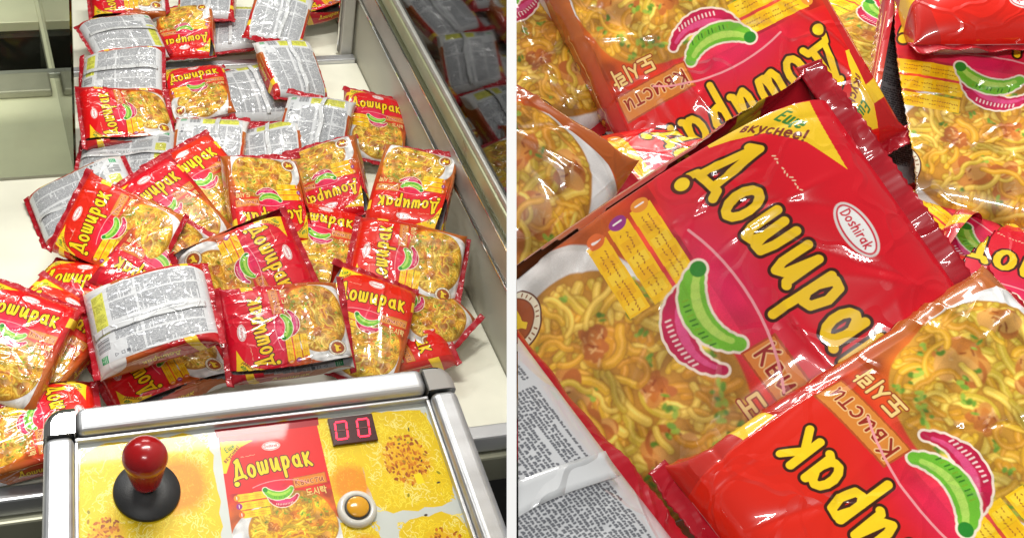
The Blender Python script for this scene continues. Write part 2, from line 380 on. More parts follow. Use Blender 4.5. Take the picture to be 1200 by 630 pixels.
    text(c, 'Doshirak', cx-8.2, cy-1.4, 2.4, .30, (.60, .02, .03), width=16.5)
    for q in range(12):
        if q not in (3,): c.stroke([(ox+W*.19+q*1.5, H*.825+q*.12), (ox+W*.19+q*1.5+.6, H*.825+q*.12+rnd.uniform(-.5, .9))], .25, (.86, .62, .40))
    # yellow corner flash
    c.poly([(ox-1, H*.72), (ox+1, H*.965), (ox+W*.33, H*.945), (ox+W*.20, H*.905), (ox+W*.10, H*.84), (ox+W*.03, H*.72)], (.90, .60, .02))
    text(c, 'Еще', ox+7, H*.875, 4.2, .6, (.05, .22, .03), rot=.45)
    text(c, 'вкуснее!', ox+4.5, H*.795, 3.5, .52, (.22, .04, .02), rot=.72, width=27)
def rows(c, rnd, x0, y0, x1, y1, pitch, col, dens=.8, r=.27):
    y = y1-pitch*.6
    while y > y0:
        x = x0
        end = x1 if rnd.random() < .8 else x0+(x1-x0)*rnd.uniform(.4, .95)
        while x < end:
            L = rnd.uniform(.5, 2.6)
            if rnd.random() < dens:
                k = x
                while k < min(x+L, end):
                    c.stroke([(k, y-pitch*.22), (k+rnd.uniform(-.2, .3), y+pitch*rnd.uniform(-.05, .25))], r, col); k += .75
            x += L+.7
        y -= pitch
def paint_back(c, rnd, ox):
    W, H = FW, FH
    b = c.box(ox, 0, ox+W, H); j, i, x, y = b
    c.a[j, i] = (.64, .65, .67)
    ink = (.15, .155, .175)
    cols = [(6, 32), (35, 61), (67, 91), (94, 119)]
    for k, (a, q) in enumerate(cols):
        rows(c, rnd, ox+a, H*.46, ox+q, H*.94, 1.5, ink, .96, .34)
        rows(c, rnd, ox+a, H*.22 if k < 3 else H*.30, ox+q, H*.44, 1.5, ink, .96, .34)
    # seam runs the length of the pack between the columns; it is modelled, the print only leaves it clear
    c.poly([(ox+W*.10, H*.07), (ox+W*.62, H*.07), (ox+W*.62, H*.18), (ox+W*.10, H*.18)], (.66, .66, .10))
    for q in range(4): rows(c, rnd, ox+W*(.12+.125*q), H*.08, ox+W*(.22+.125*q), H*.17, 1.9, (.30, .30, .05), .8, .32)
    xx = ox+W*.66
    while xx < ox+W*.80:
        w = rnd.uniform(.3, 1.1); c.poly([(xx, H*.05), (xx+w, H*.05), (xx+w, H*.16), (xx, H*.16)], (.04, .04, .05)); xx += w+rnd.uniform(.4, 1.0)
    c.poly([(ox+W*.86, H*.06), (ox+W*.98, H*.06), (ox+W*.98, H*.12), (ox+W*.86, H*.12)], (.03, .33, .13))
    rows(c, rnd, ox+W*.87, H*.068, ox+W*.97, H*.115, 2.4, (.6, .75, .62), .8, .3)
    tx, ty = ox+W*.90, H*.20
    c.stroke([(tx-2.6, ty-2), (tx+2.6, ty-2), (tx, ty+2.6), (tx-2.6, ty-2)], .45, ink)
    c.stroke([(tx-2, ty+7), (tx+2, ty+7), (tx+2.6, ty+11), (tx-2.6, ty+11), (tx-2, ty+7)], .45, ink)
    c.poly([(tx-2.6, ty+14), (tx+2.6, ty+14), (tx+2.6, ty+19), (tx-2.6, ty+19)], ink)
    # printed red edges of the sheet
    for a, q in ((0, 2.2), (W-2.2, W)): c.poly([(ox+a, 0), (ox+q, 0), (ox+q, H), (ox+a, H)], (.66, .62, .60))
def paint_side(c, rnd, ox, flip):
    H = FH
    b = c.box(ox, 0, ox+FT, H); j, i, x, y = b; Y = (y/H)*np.ones_like(x)
    t = np.clip((.62-Y)/.3, 0, 1)[..., None]
    c.a[j, i] = np.array((.50, .015, .012))*(1-t)+np.array((.46, .12, .02))*t
    sub = c.a[j, i]; ex = (x-ox-(FT if not flip else 0))/22; ey = (y-H*.10)/26
    sub[(ex*ex+ey*ey) < 1] = (.72, .70, .68)
    rot = math.pi/2 if not flip else -math.pi/2
    if not flip: text(c, 'Доширак', ox+FT*.60, H*.36, 6.6, .85, (.90, .60, .05), rot=rot, outline=(.12, .02, .01), orr=.5, width=52)
    else: text(c, 'Доширак', ox+FT*.40, H*.36+52, 6.6, .85, (.90, .60, .05), rot=rot, outline=(.12, .02, .01), orr=.5, width=52)
    c.poly([(ox, H*.84), (ox+FT, H*.90), (ox+FT, H*.84), (ox, H*.74)], (.86, .56, .03))
    c.stroke([(ox+FT*.2, H*.3), (ox+FT*.2, H*.75)], .4, (.8, .5, .2)); c.stroke([(ox+FT*.9, H*.3), (ox+FT*.9, H*.75)], .3, (.7, .4, .2))
def to_image(name, a):
    h, w = a.shape[:2]
    im = bpy.data.images.new(name, w, h, float_buffer=True)
    im.colorspace_settings.name = 'Linear Rec.709'
    px = np.ones((h, w, 4), np.float32); px[..., :3] = a
    im.pixels.foreach_set(px.ravel()); im.update(); im.pack() if False else None
    return im
def paint_atlas():
    rnd = random.Random(5)
    c = Canvas(2*(FW+FT), FH, 5.0, (.5, .02, .02))
    paint_front(c, rnd, 0); paint_side(c, rnd, FW, False); paint_back(c, rnd, FW+FT); paint_side(c, rnd, 2*FW+FT, True)
    # the front was drawn last where lettering ran over its edge
    return c
def paint_panel(front, W=383., H=240.):
    """poster under the control panel: noodle cakes with toppings, one packet"""
    rnd = random.Random(9)
    c = Canvas(W, H, 3.0, (.60, .63, .60))
    yp = [(.80, .58, .03), (.86, .68, .10), (.74, .53, .03), (.88, .74, .25)]
    def cake(x0, y0, x1, y1, tops):
        nn = []
        per = []
        for k in range(36):
            a = k*2*math.pi/36; rr = 1+rnd.uniform(-.035, .035)
            ca, sa = math.cos(a), math.sin(a); q = (abs(ca)**5+abs(sa)**5)**(-1/5.)
            per.append(((x0+x1)/2+(x1-x0)/2*ca*q*rr, (y0+y1)/2+(y1-y0)/2*sa*q*rr))
        c.poly(per, (.74, .53, .04))
        ins = lambda x, y: x0+3 < x < x1-3 and y0+3 < y < y1-3
        noodles(c, rnd, x0, y0, x1, y1, int((x1-x0)*(y1-y0)*.11), ins, r=.42, pal=yp, dark=(.62, .42, .03), size=.9)
        for (tx, ty, R, kind) in tops:
            if kind == 'sauce':
                c.ell(tx, ty, R, R*.9, (.72, .25, .02), soft=.5, op=.9)
                for k in range(int(R*9)):
                    a, d = rnd.uniform(0, 6.28), R*rnd.random()**.6
                    xx, yy = tx+d*math.cos(a), ty+d*math.sin(a)
                    c.stroke([(xx, yy), (xx+rnd.uniform(-2, 2), yy+rnd.uniform(-2, 2))], .35, rnd.choice([(.66, .30, .05), (.80, .44, .10), (.72, .36, .06)]), .8)
            else:
                c.ell(tx, ty, R*.95, R*.85, (.72, .34, .04), soft=.6, op=.6)
                for k in range(int(R*6)):
                    a, d = rnd.uniform(0, 6.28), R*rnd.random()**.6
                    xx, yy = tx+d*math.cos(a), ty+d*math.sin(a)
                    c.ell(xx, yy, rnd.uniform(1, 2.8), rnd.uniform(.7, 1.6), rnd.choice([(.44, .13, .012), (.58, .20, .02), (.30, .08, .01), (.66, .30, .05)]), rnd.uniform(0, 3))
                for k in range(int(R*.5)):
                    a, d = rnd.uniform(0, 6.28), R*1.7*rnd.random()
                    c.ell(tx+d*math.cos(a), ty+d*math.sin(a), rnd.uniform(1, 2.4), rnd.uniform(.8, 1.5), rnd.choice([(.28, .24, .02), (.36, .20, .02), (.05, .03, .02)]), rnd.uniform(0, 3))
                c.poly([(tx+4, ty-R), (tx+12, ty-R+1), (tx+11, ty-R+11), (tx+3, ty-R+10)], (.88, .68, .02))
    cake(2, H-118, 140, H-4, [(104, H-52, 27, 'sauce'), (28, H-88, 17, 'bits')])
    cake(150, H-96, 292, H-4, [(276, H-72, 20, 'sauce')])
    cake(292, H-104, W-2, H-6, [(340, H-56, 25, 'bits')])
    cake(10, 2, 150, H-130, [(110, H-170, 22, 'sauce')])
    cake(164, 2, 296, H-106, [(275, H-140, 20, 'sauce')])
    cake(308, 2, W, H-110, [(352, H-146, 22, 'bits')])
    c.ell(275, H-158, 26, 16, (.62, .10, .22), soft=.4)
    # the printed packet
    ppm = front.ppm; fa = front.a[:, :int(FW*ppm)]
    x0, w, h = 148., 107., 122.; y1 = H-4
    crimp = 8.
    j0 = max(0, int((y1-crimp-h)*c.ppm)); j1 = int((y1-crimp)*c.ppm); i0 = int(x0*c.ppm); i1 = int((x0+w)*c.ppm)
    jj = (((np.arange(j0, j1)+.5)/c.ppm-(y1-crimp-h))/h*fa.shape[0]).astype(int).clip(0, fa.shape[0]-1)
    ii = (((np.arange(i0, i1)+.5)/c.ppm-x0)/w*fa.shape[1]).astype(int).clip(0, fa.shape[1]-1)
    c.a[j0:j1, i0:i1] = fa[jj][:, ii]
    c.poly([(x0-2, y1-crimp), (x0+w+2, y1-crimp), (x0+w+3, y1), (x0-3, y1)], (.36, .012, .03))
    g_ = c.a.mean(2, keepdims=True); c.a[:] = np.clip(g_+(c.a-g_)*1.15, .005, 1)*.93
    return c
atlas = paint_atlas(); poster = paint_panel(atlas)
M_print = film('printed_film', to_image('packet_print', atlas.a))
M_crimp = film('crimp_film', col=(.36, .005, .014), ribs=True, rough=.4, strength=.4, coat=.4)
M_flap = film('seam_film', col=(.58, .59, .60), rough=.3, strength=.7)
M_cream = mat('cream_laminate', (.82, .81, .68), .35, var=.09, vscale=14, bump=.05, bscale=300, coat=.15)
M_alu = mat('brushed_aluminium', (.60, .61, .63), .42, metal=.85, var=.14, vscale=40, bump=.06, bscale=900, aniso=(.05, 1, 1))
M_steel = mat('side_steel', (.47, .46, .42), .38, metal=.4, var=.12, vscale=30, bump=.08, bscale=700)
M_chrome = mat('chrome', (.72, .72, .70), .08, metal=1)
M_wall = mat('beige_enamel', (.46, .45, .36), .4, var=.08, vscale=9, bump=.05, bscale=400)
M_dark = mat('black_lining', (.012, .012, .011), .6, var=.3, vscale=12)
M_body = mat('cabinet_paint', (.10, .10, .10), .5, var=.2, vscale=20)
M_white = mat('white_board', (.93, .93, .93), .6, var=.02, vscale=20)
M_rubber = mat('black_rubber', (.014, .014, .015), .45, bump=.15, bscale=900)
M_red = mat('red_plastic', (.30, .003, .005), .22, coat=.3, var=.05, vscale=40)
M_ring = mat('ivory_plastic', (.66, .64, .58), .25, coat=.3, var=.05, vscale=60)
M_yel = mat('amber_plastic', (.72, .34, .012), .2, coat=.5, var=.08, vscale=60)
M_bezel = mat('display_bezel', (.05, .003, .004), .15, coat=.5)
M_led = emis('lit_segment', (1, .015, .05), 3.4)
M_off = mat('unlit_segment', (.11, .004, .006), .3)
M_acryl = clear('clear_acrylic', (.93, .95, .86), 1.0, 1.9)
M_glass = clear('side_glass', (.72, .80, .72), .85, 1.48, .04)
M_front = clear('front_acrylic', (.93, .95, .84), .6, 1.25)
M_seam = mat('seam_dark', (.05, .05, .045), .5)

# ------------------------------------------------------------------ the machine
FLX0, FLX1, YF, YS = -.42, .625, 1.262, 2.068
bm = bmesh.new(); box(bm, FLX0, YF, -.018, FLX1, YS, 0, .001, 1); tag(bm_obj('floor', bm, M_cream), kind='structure')
bm = bmesh.new()
box(bm, .175, YS+.016, -.018, FLX1, 2.75, -.002, .001, 1); box(bm, FLX0, 2.235, -.018, .1749, 2.75, -.0022, .001, 1)
tag(bm_obj('floor', bm, M_cream), kind='structure')
bm = bmesh.new(); box(bm, -1.6, -.6, -.75, 2.4, 4.5, -.72); tag(bm_obj('ground', bm, M_dark), kind='structure')
bm = bmesh.new(); box(bm, -1.6, 3.3, -.75, 2.4, 3.34, 2.2); tag(bm_obj('room_wall', bm, mat('room_paint', (.13, .14, .11), .7, var=.4, vscale=3)), kind='structure')
# floor seam strip
t = empty('floor_seam_strip', (.1, YS, 0)); tag(t, 'long pale metal strip joining the two halves of the machine floor behind the packets', 'metal strip')
bm = bmesh.new(); box(bm, FLX0-.1, 0, -.016, FLX1-.1-.002, .0155, .007, .002); bm_obj('strip', bm, M_alu, t)
bm = bmesh.new(); box(bm, FLX0-.1, -.052, .0005, .072, -.001, .012, .003); bm_obj('ledge', bm, M_steel, t)
# recess behind
t = empty('recess_tray', (-.1, 2.15, -.3)); tag(t, 'dark empty recess beyond the floor strip at the upper left', 'recess')
bm = bmesh.new(); box(bm, -.32, -.065, 0, .274, .083, .01)
box(bm, -.32, .07, .0101, .274, .083, .28); bm_obj('lining', bm, M_dark, t)

# side wall on the right
def zx(px, py): return onx(px, py, FLX1).z
z1, z2, z3 = zx(470, 87), zx(498, 108), zx(520, 105)
print('wall z', z1, z2, z3, onx(443, 33, FLX1), onx(443, 3, FLX1), onx(460, 0, FLX1))
t = empty('machine_side_wall', (FLX1, 1.9, 0))
tag(t, 'long beige side wall of the machine with steel rails running along its top', 'machine wall')
def wb(x0, y0, za, x1, y1, zb, bev=.001): b_ = bmesh.new(); box(b_, x0, y0-1.9, za, x1, y1-1.9, zb, bev); return b_
Y0, Y1 = 1.20, 2.75
h1 = .097; h2 = .1; h3 = .145
bm_obj('wall_panel', wb(.001, Y0, -.1, .02, Y1, h1), M_wall, t)
bm_obj('bead', wb(-.004, Y0, h2+.001, .02, Y1, h2+.005, .0015), M_chrome, t)
bm_obj('rail', wb(-.001, Y0, h2+.006, .022, Y1, h3, .002), M_steel, t)
bm_obj('bead', wb(-.004, Y0, h3+.001, .02, Y1, h3+.005, .0015), M_chrome, t)
bm_obj('glass_channel', wb(.002, Y0, h3+.006, .018, Y1, h3+.030, .003), mat('green_channel', (.36, .37, .22), .3, metal=.3, var=.2, vscale=20), t)
bm_obj('glass_channel', wb(.004, Y0, h3+.031, .017, Y1, h3+.040, .002), M_steel, t)
gl = bm_obj('glass', wb(.0085, Y0, h3+.0405, .0125, Y1, .75, 0), M_glass, t)
for yy in (2.20, 2.13):
    bm = bmesh.new(); cyl(bm, (-.0025, yy-1.9, h2+.026), (.0, yy-1.9, h2+.026), .005); bm_obj('bolt', bm, M_seam, t)
# corner post at the seam
t = empty('corner_post', (.60, 2.10, 0)); tag(t, 'grey metal upright at the end of the floor strip beside the side wall', 'metal post')
bm = bmesh.new(); box(bm, .004, -.012, 0, .022, .012, .5, .002); bm_obj('post', bm, M_steel, t)
bm = bmesh.new(); box(bm, .0, -.003, 0, .0035, .003, .5, .001); bm_obj('edge_strip', bm, M_chrome, t)
# chute box
t = empty('chute_screen', (.181, 1.822, 0)); tag(t, 'clear acrylic chute screen standing on the cream floor left of the stacked packets', 'acrylic screen')
bm = bmesh.new(); box(bm, -.0015, .004, .0005, .0015, .85, .42); bm_obj('side_pane', bm, M_acryl, t)
bm = bmesh.new(); box(bm, -.60, -.0015, .0005, .0015, .0015, .42); bm_obj('front_pane', bm, M_front, t)
bm = bmesh.new(); box(bm, -.60, -.003, .0006, .003, -.0017, .004); box(bm, .0017, .0, .0006, .003, .85, .0035); bm_obj('bottom_edge', bm, mat('acrylic_edge', (.22, .22, .16), .3), t)
# front rail of the floor
t = empty('front_rail', (.1, YF, 0)); tag(t, 'grey metal rail along the front edge of the cream floor', 'metal rail')
bm = bmesh.new(); box(bm, -.55, -.022, -.020, .56, -.0005, .0045, .003); bm_obj('rail', bm, M_alu, t)
bm = bmesh.new(); box(bm, -.55, -.030, -.060, .56, -.0005, -.021, .003); bm_obj('lower_rail', bm, mat('beige_trim', (.34, .34, .25), .35, metal=.3, var=.1), t)
# far machinery seen dimly through the glass on the right
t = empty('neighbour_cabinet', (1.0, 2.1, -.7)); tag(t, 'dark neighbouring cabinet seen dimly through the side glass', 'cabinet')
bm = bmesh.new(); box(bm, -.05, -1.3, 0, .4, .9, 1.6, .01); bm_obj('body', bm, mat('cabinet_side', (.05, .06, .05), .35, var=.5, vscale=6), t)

# ------------------------------------------------------------------ control panel
ZP = .22; TAU = math.radians(19)
YB = P(300, 452, ZP).y
PM = Matrix.Translation((.26, YB, ZP)) @ Matrix.Rotation(TAU, 4, 'X')      # local x across, y away from the player, z out of the panel
def Pp(px, py, zl=0.0):
    r = ray(px, py); n = PM.to_3x3() @ Vector((0, 0, 1)); p0 = PM @ Vector((0, 0, zl))
    return PM.inverted() @ (EYE+r*((p0-EYE).dot(n)/r.dot(n)))
a0, a1, b0, b1 = Pp(52, 478), Pp(524, 425), Pp(44, 625), Pp(592, 615)
print('panel', a0, a1, b0, b1)
XL, XR = a0.x, a1.x; g0 = ((b1.x-b0.x)/(XR-XL)-1)/(-(b0.y+b1.y)/2); XC = (XL+XR)/2; sh = ((b0.x+b1.x)/2-XC)/(-(b0.y+b1.y)/2)
def tap(v): return Vector((XC+(v.x-XC)*(1-g0*v.y)-sh*v.y, v.y, v.z))
t = empty('control_panel'); t.matrix_world = PM; tag(t, 'silver framed control panel with a poster of noodle cakes under clear plastic', 'control panel')
def pobj(n, b_, m_, smooth=False):
    for v in b_.verts: v.co = tap(v.co)
    return bm_obj(n, b_, m_, t, smooth)
def cb(x0, y0, za, x1, y1, zb, bev=0, seg=2): b_ = bmesh.new(); box(b_, x0, y0, za, x1, y1, zb, bev, seg); return b_
FWD = .026; YF2 = -.36
pobj('rail', cb(XL, YF2, -.034, XL+FWD, -FWD-.0015, 0, .0075, 5), M_alu)
pobj('rail', cb(XR-FWD, YF2, -.034, XR, -FWD-.0015, 0, .0075, 5), M_alu)
pobj('rail', cb(XL+FWD+.0015, -FWD, -.034, XR-FWD-.0015, 0, 0, .0075, 5), M_alu)
for sx in (0, 1):
    x0 = XL-.0008 if not sx else XR-FWD-.0007
    b_ = bmesh.new(); box(b_, x0, -FWD-.0005, -.034, x0+FWD+.0015, .0008, .0010)
    xo = x0 if not sx else x0+FWD+.0015
    es = [e for e in b_.edges if all(abs(v.co.x-xo) < 1e-5 and v.co.y > 0 for v in e.verts)]
    bmesh.ops.bevel(b_, geom=es, offset=.017, segments=8, affect='EDGES', profile=.5)
    es = [e for e in b_.edges if all(v.co.z > .0009 for v in e.verts) and not any(all(abs(v.co.x-(x0+FWD+.0015 if not sx else x0)) < 1e-5 for v in e.verts) for _ in (0,)) and not all(v.co.y < -FWD for v in e.verts)]
    bmesh.ops.bevel(b_, geom=es, offset=.0065, segments=4, affect='EDGES', profile=.5)
    pobj('corner_cap', b_, M_chrome)
    x1 = XL+FWD+.0004 if not sx else XR-FWD-.0016
    pobj('joint_line', cb(x1, -FWD, -.03, x1+.0012, -.004, -.001), M_seam)
pobj('inner_bead', cb(XL+FWD+.0005, -FWD-.0042, -.024, XR-FWD-.0005, -FWD-.0005, -.010, .001), M_alu)
pobj('inner_bead', cb(XL+FWD+.0003, YF2, -.024, XL+FWD+.0036, -FWD-.0046, -.010, .001), M_alu)
pobj('inner_bead', cb(XR-FWD-.0036, YF2, -.024, XR-FWD-.0003, -FWD-.0046, -.010, .001), M_alu)
# body below: follows the slope, reaches the ground
b_ = bmesh.new(); vs = []
for x in (XL+.012, XR-.012):
    for (yy, zz) in ((-.012, -.036), (YF2, -.036)): vs.append(b_.verts.new(tap(Vector((x, yy, zz)))))
for k in range(4):
    wv = PM @ vs[k].co; wv.z = -.7; vs.append(b_.verts.new(PM.inverted() @ wv))
for f_ in ((0, 1, 3, 2), (4, 5, 7, 6), (0, 1, 5, 4), (2, 3, 7, 6), (0, 2, 6, 4), (1, 3, 7, 5)): b_.faces.new([vs[k] for k in f_])
bm_obj('body', b_, M_body, t)
ZS_ = -.0180
px0, px1, py1 = XL+FWD+.001, XR-FWD-.001, -FWD-.001; ph = .262; py0 = py1-ph
print('poster', px1-px0)
bm = bmesh.new(); uvl = bm.loops.layers.uv.new('uv'); N_ = 12
gr = [[bm.verts.new(tap(Vector((px0+(px1-px0)*i/N_, py0+(py1-py0)*j/N_, ZS_)))) for i in range(N_+1)] for j in range(N_+1)]
for j in range(N_):
    for i in range(N_):
        f = bm.faces.new((gr[j][i], gr[j][i+1], gr[j+1][i+1], gr[j+1][i]))
        for lp, (a_, b_) in zip(f.loops, ((i, j), (i+1, j), (i+1, j+1), (i, j+1))): lp[uvl].uv = (a_/N_, b_/N_)
M_post = bpy.data.materials.new('poster_print'); M_post.use_nodes = True
ti = M_post.node_tree.nodes.new('ShaderNodeTexImage'); ti.image = to_image('poster_print', poster.a)
pb = M_post.node_tree.nodes['Principled BSDF']; M_post.node_tree.links.new(ti.outputs[0], pb.inputs['Base Color'])
pb.inputs['Roughness'].default_value = .4; pb.inputs['Coat Weight'].default_value = .15; pb.inputs['Specular IOR Level'].default_value = .25; pb.inputs['Coat Roughness'].default_value = .04
me = bpy.data.meshes.new('poster'); bm.to_mesh(me); bm.free(); link('poster', me, M_post, t, False)
def on_panel(name, px, py, label, cat, rx=0):
    t_ = empty(name); c_ = Pp(px, py, ZS_+.0005); t_.matrix_world = Matrix.Translation(PM @ c_) @ PM.to_3x3().to_4x4(); return tag(t_, label, cat)
# digit display
t = on_panel('digit_display', 413, 504, 'small dark red digit display showing 00 at the top of the control panel', 'display')
bm = bmesh.new(); box(bm, -.0220, -.0145, -.002, .0220, .0145, .003, .0006); bm_obj('bezel', bm, M_bezel, t)
for k in (-1, 1):
    b_ = bmesh.new(); cx = k*.0108-.0005; w_, h_, th = .0055, .0092, .0008
    seg = [((-w_, h_), (w_, h_)), ((-w_, 0), (-w_, h_)), ((w_, 0), (w_, h_)), ((-w_, -h_), (-w_, 0)), ((w_, -h_), (w_, 0)), ((-w_, -h_), (w_, -h_))]
    for (ax, ay), (bx, by) in seg:
        if ax == bx: box(b_, cx+ax-th, min(ay, by)+.0009, .0032, cx+ax+th, max(ay, by)-.0009, .0037)
        else: box(b_, cx-w_+.0006, ay-th, .0032, cx+w_-.0006, ay+th, .0037)
    for v in b_.verts: v.co.x += .08*v.co.y
    bm_obj('lit_digit', b_, M_led, t)
    b_ = bmesh.new(); box(b_, cx-w_+.0012, -th*.7, .0031, cx+w_-.0012, th*.7, .0034); bm_obj('unlit_bar', b_, M_off, t)
# joystick
t = on_panel('joystick', 172, 576, 'joystick with a glossy red handle on a round black disc', 'joystick')
bm = bmesh.new(); lathe(bm, [(0, -.001), (.0293, -.001), (.0300, .0005), (.0300, .0022), (.0290, .0038), (.016, .0052), (.0085, .0072), (.006, .0078), (0, .0078)], 64); bm_obj('dust_disc', bm, M_rubber, t, True)
bm = bmesh.new(); lathe(bm, [(0, .006), (.0060, .006), (.0060, .023), (0, .023)], 24); bm_obj('shaft', bm, M_rubber, t, True)
prof = [(0, .017), (.0115, .0172), (.0128, .019)]
for k in range(1, 8): q = k/8; prof.append((.0128+(.0196-.0128)*(q**.9), .019+q*.036))
for k in range(0, 13): a = math.pi/2*k/12; prof.append((.0202*math.cos(a) if k < 12 else 0, .056+.0195*math.sin(a)))
bm = bmesh.new(); lathe(bm, prof, 64); o = bm_obj('handle', bm, M_red, t, True); o.rotation_euler = (-.12, -.06, 0)
# button
t = on_panel('push_button', 418, 597, 'round amber push button in a wide ivory ring', 'button')
bm = bmesh.new(); lathe(bm, [(0, -.001), (.0182, -.001), (.0187, .001), (.0182, .0035), (.0162, .0055), (.0130, .0060), (.0124, .0045), (0, .0045)], 56); bm_obj('ring', bm, M_ring, t, True)
bm = bmesh.new(); lathe(bm, [(.0108, .0046), (.0120, .0046), (.0120, .0064), (.0108, .0066)], 56); bm_obj('collar', bm, M_seam, t, True)
bm = bmesh.new(); lathe(bm, [(0, .0046), (.0104, .0046), (.0104, .0078), (.0096, .0086), (0, .0090)], 56); bm_obj('plunger', bm, M_yel, t, True)

# ------------------------------------------------------------------ divider board between the two compartments
def cw(x, y, d): return EYE+M @ Vector((x, y, -d))      # metres in camera axes, used for one flat board that stands edge-on
bm = bmesh.new()
dn, df = .40, 3.0; th = .0024; y0_, y1_ = -.42, .42
vs = []
for sx in (-1, 1):
    for (yy, dd) in ((-.50, dn), (.26, dn), (1.15, df), (-1.25, df)): vs.append(bm.verts.new(cw(-.0001+sx*th/2, yy, dd)))
bm.faces.new(vs[:4]); bm.faces.new(vs[4:][::-1])
for k in range(4): bm.faces.new((vs[k], vs[4+k], vs[4+(k+1) % 4], vs[(k+1) % 4]))
tag(bm_obj('divider_board', bm, M_white), 'thin white upright board dividing the claw machine from the close heap', 'divider')

# ------------------------------------------------------------------ packets
PW, PH, PT, CR = .112, .146, .037, .0072
def smooth_noise(rnd, n=7, lo=10, hi=60):
    ks = [(rnd.uniform(lo, hi), rnd.uniform(0, 6.28), rnd.uniform(0, 6.28)) for _ in range(n)]
    def f(x, y):
        s = 0
        for k, a, p in ks: s = s+np.sin(k*(x*math.cos(a)+y*math.sin(a))+p)/math.sqrt(n)
        return s
    return f
def packet_meshes(seed, nx=84, nt=26, ny=110, curl_=None):
    rnd = random.Random(seed)
    segs = [(FW, nx), (FT, nt), (FW, nx), (FT, nt)]
    us = []; XX = []; ZZ = []
    u = 0; tot = 2*(FW+FT)
    for k, (L, n) in enumerate(segs):
        for q in range(n):
            s = q/n; us.append((u+L*s)/tot); w = -1+2*s
            XX.append([w, 1, -w, -1][k]); ZZ.append([1, -w, -1, w][k])
        u += L
    us.append(1.0); XX.append(-1); ZZ.append(1)
    us = np.array(us); X = np.array(XX, float); Z = np.array(ZZ, float)
    v = np.linspace(-1, 1, ny+1); v = np.sign(v)*(1-(1-np.abs(v))**1.25)
    V = v[:, None]; X = X[None, :]; Z = Z[None, :]
    ends = np.abs(V)
    b = PT/2*np.clip(1-ends**(5+rnd.random()*2), 0.0, 1)**.55; b = np.maximum(b, .0004)
    nn = 2.6+5.0*np.clip(1-ends**3, 0, 1)
    sc = (np.abs(X)**nn+np.abs(Z)**nn)**(-1/nn)
    a = PW/2+(PT/2-b)*.22
    x = a*X*sc; z = b*Z*sc; y = V*PH/2+0*X
    gn = smooth_noise(rnd, 7, 30, 90); gm = smooth_noise(rnd, 6, 15, 40)
    # distance travelled round the girth, used to lay the folds
    U = us[None, :]*tot/1000+0*V
    side = np.where(Z+0*V > 0, 1, -1)
    amp = np.clip(1-ends**8, 0, 1)
    disp = .0011*gm(U, y)+.0006*gn(U, y)
    # pillow: faces belly out a little between the edges
    disp = disp+.0030*(1-np.minimum(1, np.abs(np.where(np.abs(Z) >= 1, X, Z)))**2)*(1-ends**2)*(.4+.6*(np.abs(Z)+0*V >= 1))
    # gathered folds running in from both crimps
    fold = np.zeros_like(U+V)
    for k in range(26):
        uc = rnd.uniform(0, tot/1000); e = rnd.choice((-1, 1)); ln = rnd.uniform(.012, .055); sl = rnd.uniform(-.35, .35)
        dy = (PH/2-y*e); du = np.abs(U-uc-sl*dy); du = np.minimum(du, tot/1000-du)
        wd = rnd.uniform(.0010, .0026)
        fold += rnd.choice((1, 1, -.8))*rnd.uniform(.0008, .0022)*np.exp(-(du/wd)**1.3)*np.exp(-dy/ln)
    # crisp creases anywhere
    for k in range(36):
        uc = rnd.uniform(0, tot/1000); yc = rnd.uniform(-PH/2, PH/2); an = rnd.uniform(0, math.pi); ln = rnd.uniform(.008, .035)
        du = U-uc; dy = y-yc; al = du*math.cos(an)+dy*math.sin(an); pe = -du*math.sin(an)+dy*math.cos(an)+rnd.uniform(-8, 8)*al**2
        fold += rnd.choice((1, -1))*rnd.uniform(.0006, .0016)*np.exp(-np.abs(pe)/rnd.uniform(.0009, .0022))*np.exp(-(al/ln)**2)
    for k in range(5):
        uc = rnd.uniform(0, tot/1000); yc = rnd.uniform(-PH/3, PH/3); an = rnd.uniform(0, math.pi)
        du = U-uc; dy = y-yc; al = du*math.cos(an)+dy*math.sin(an); pe = -du*math.sin(an)+dy*math.cos(an)
        fold += rnd.uniform(.0008, .0014)*np.exp(-np.abs(pe)/.0009)*np.exp(-(al/.05)**4)
    disp = disp*amp+fold*np.clip(1-ends**14, 0, 1)
    nxv = X*np.abs(X)**2; nzv = Z*np.abs(Z)**2; nl = np.sqrt(nxv**2+nzv**2)+1e-6
    x = x+disp*nxv/nl; z = z+disp*nzv/nl
    # whole pack twists and bows slightly
    tw = rnd.uniform(-.16, .16); bow = rnd.uniform(-.5, .5)
    def warp(x, y, z):
        an = tw*y/(PH/2); x, z = x*np.cos(an)-z*np.sin(an), x*np.sin(an)+z*np.cos(an)
        return x, y, z-bow*y**2/(PH)*.5+.0012*np.sin(x*40+seed)
    x, y, z = warp(x, y, z)
    ny1, nc = x.shape
    co = np.stack([x, y+0*x, z], -1).reshape(-1, 3)
    idx = np.arange(ny1*nc).reshape(ny1, nc)
    fc = np.stack([idx[:-1, :-1], idx[:-1, 1:], idx[1:, 1:], idx[1:, :-1]], -1).reshape(-1, 4)[:, ::-1]
    me = bpy.data.meshes.new('wrapper'); me.from_pydata(co.tolist(), [], fc.tolist())
    uu = np.repeat(us[None, :], ny1, 0).ravel(); vv = np.repeat((v/2+.5)[:, None], nc, 1).ravel()
    uvl = me.uv_layers.new(name='uv'); li = np.empty(len(me.loops), np.int32); me.loops.foreach_get('vertex_index', li)
    uvl.data.foreach_set('uv', np.stack([uu[li], vv[li]], -1).astype(np.float32).ravel())
    me.materials.append(M_print); me.polygons.foreach_set('use_smooth', [True]*len(me.polygons)); me.update()
    # crimps
    crs = []
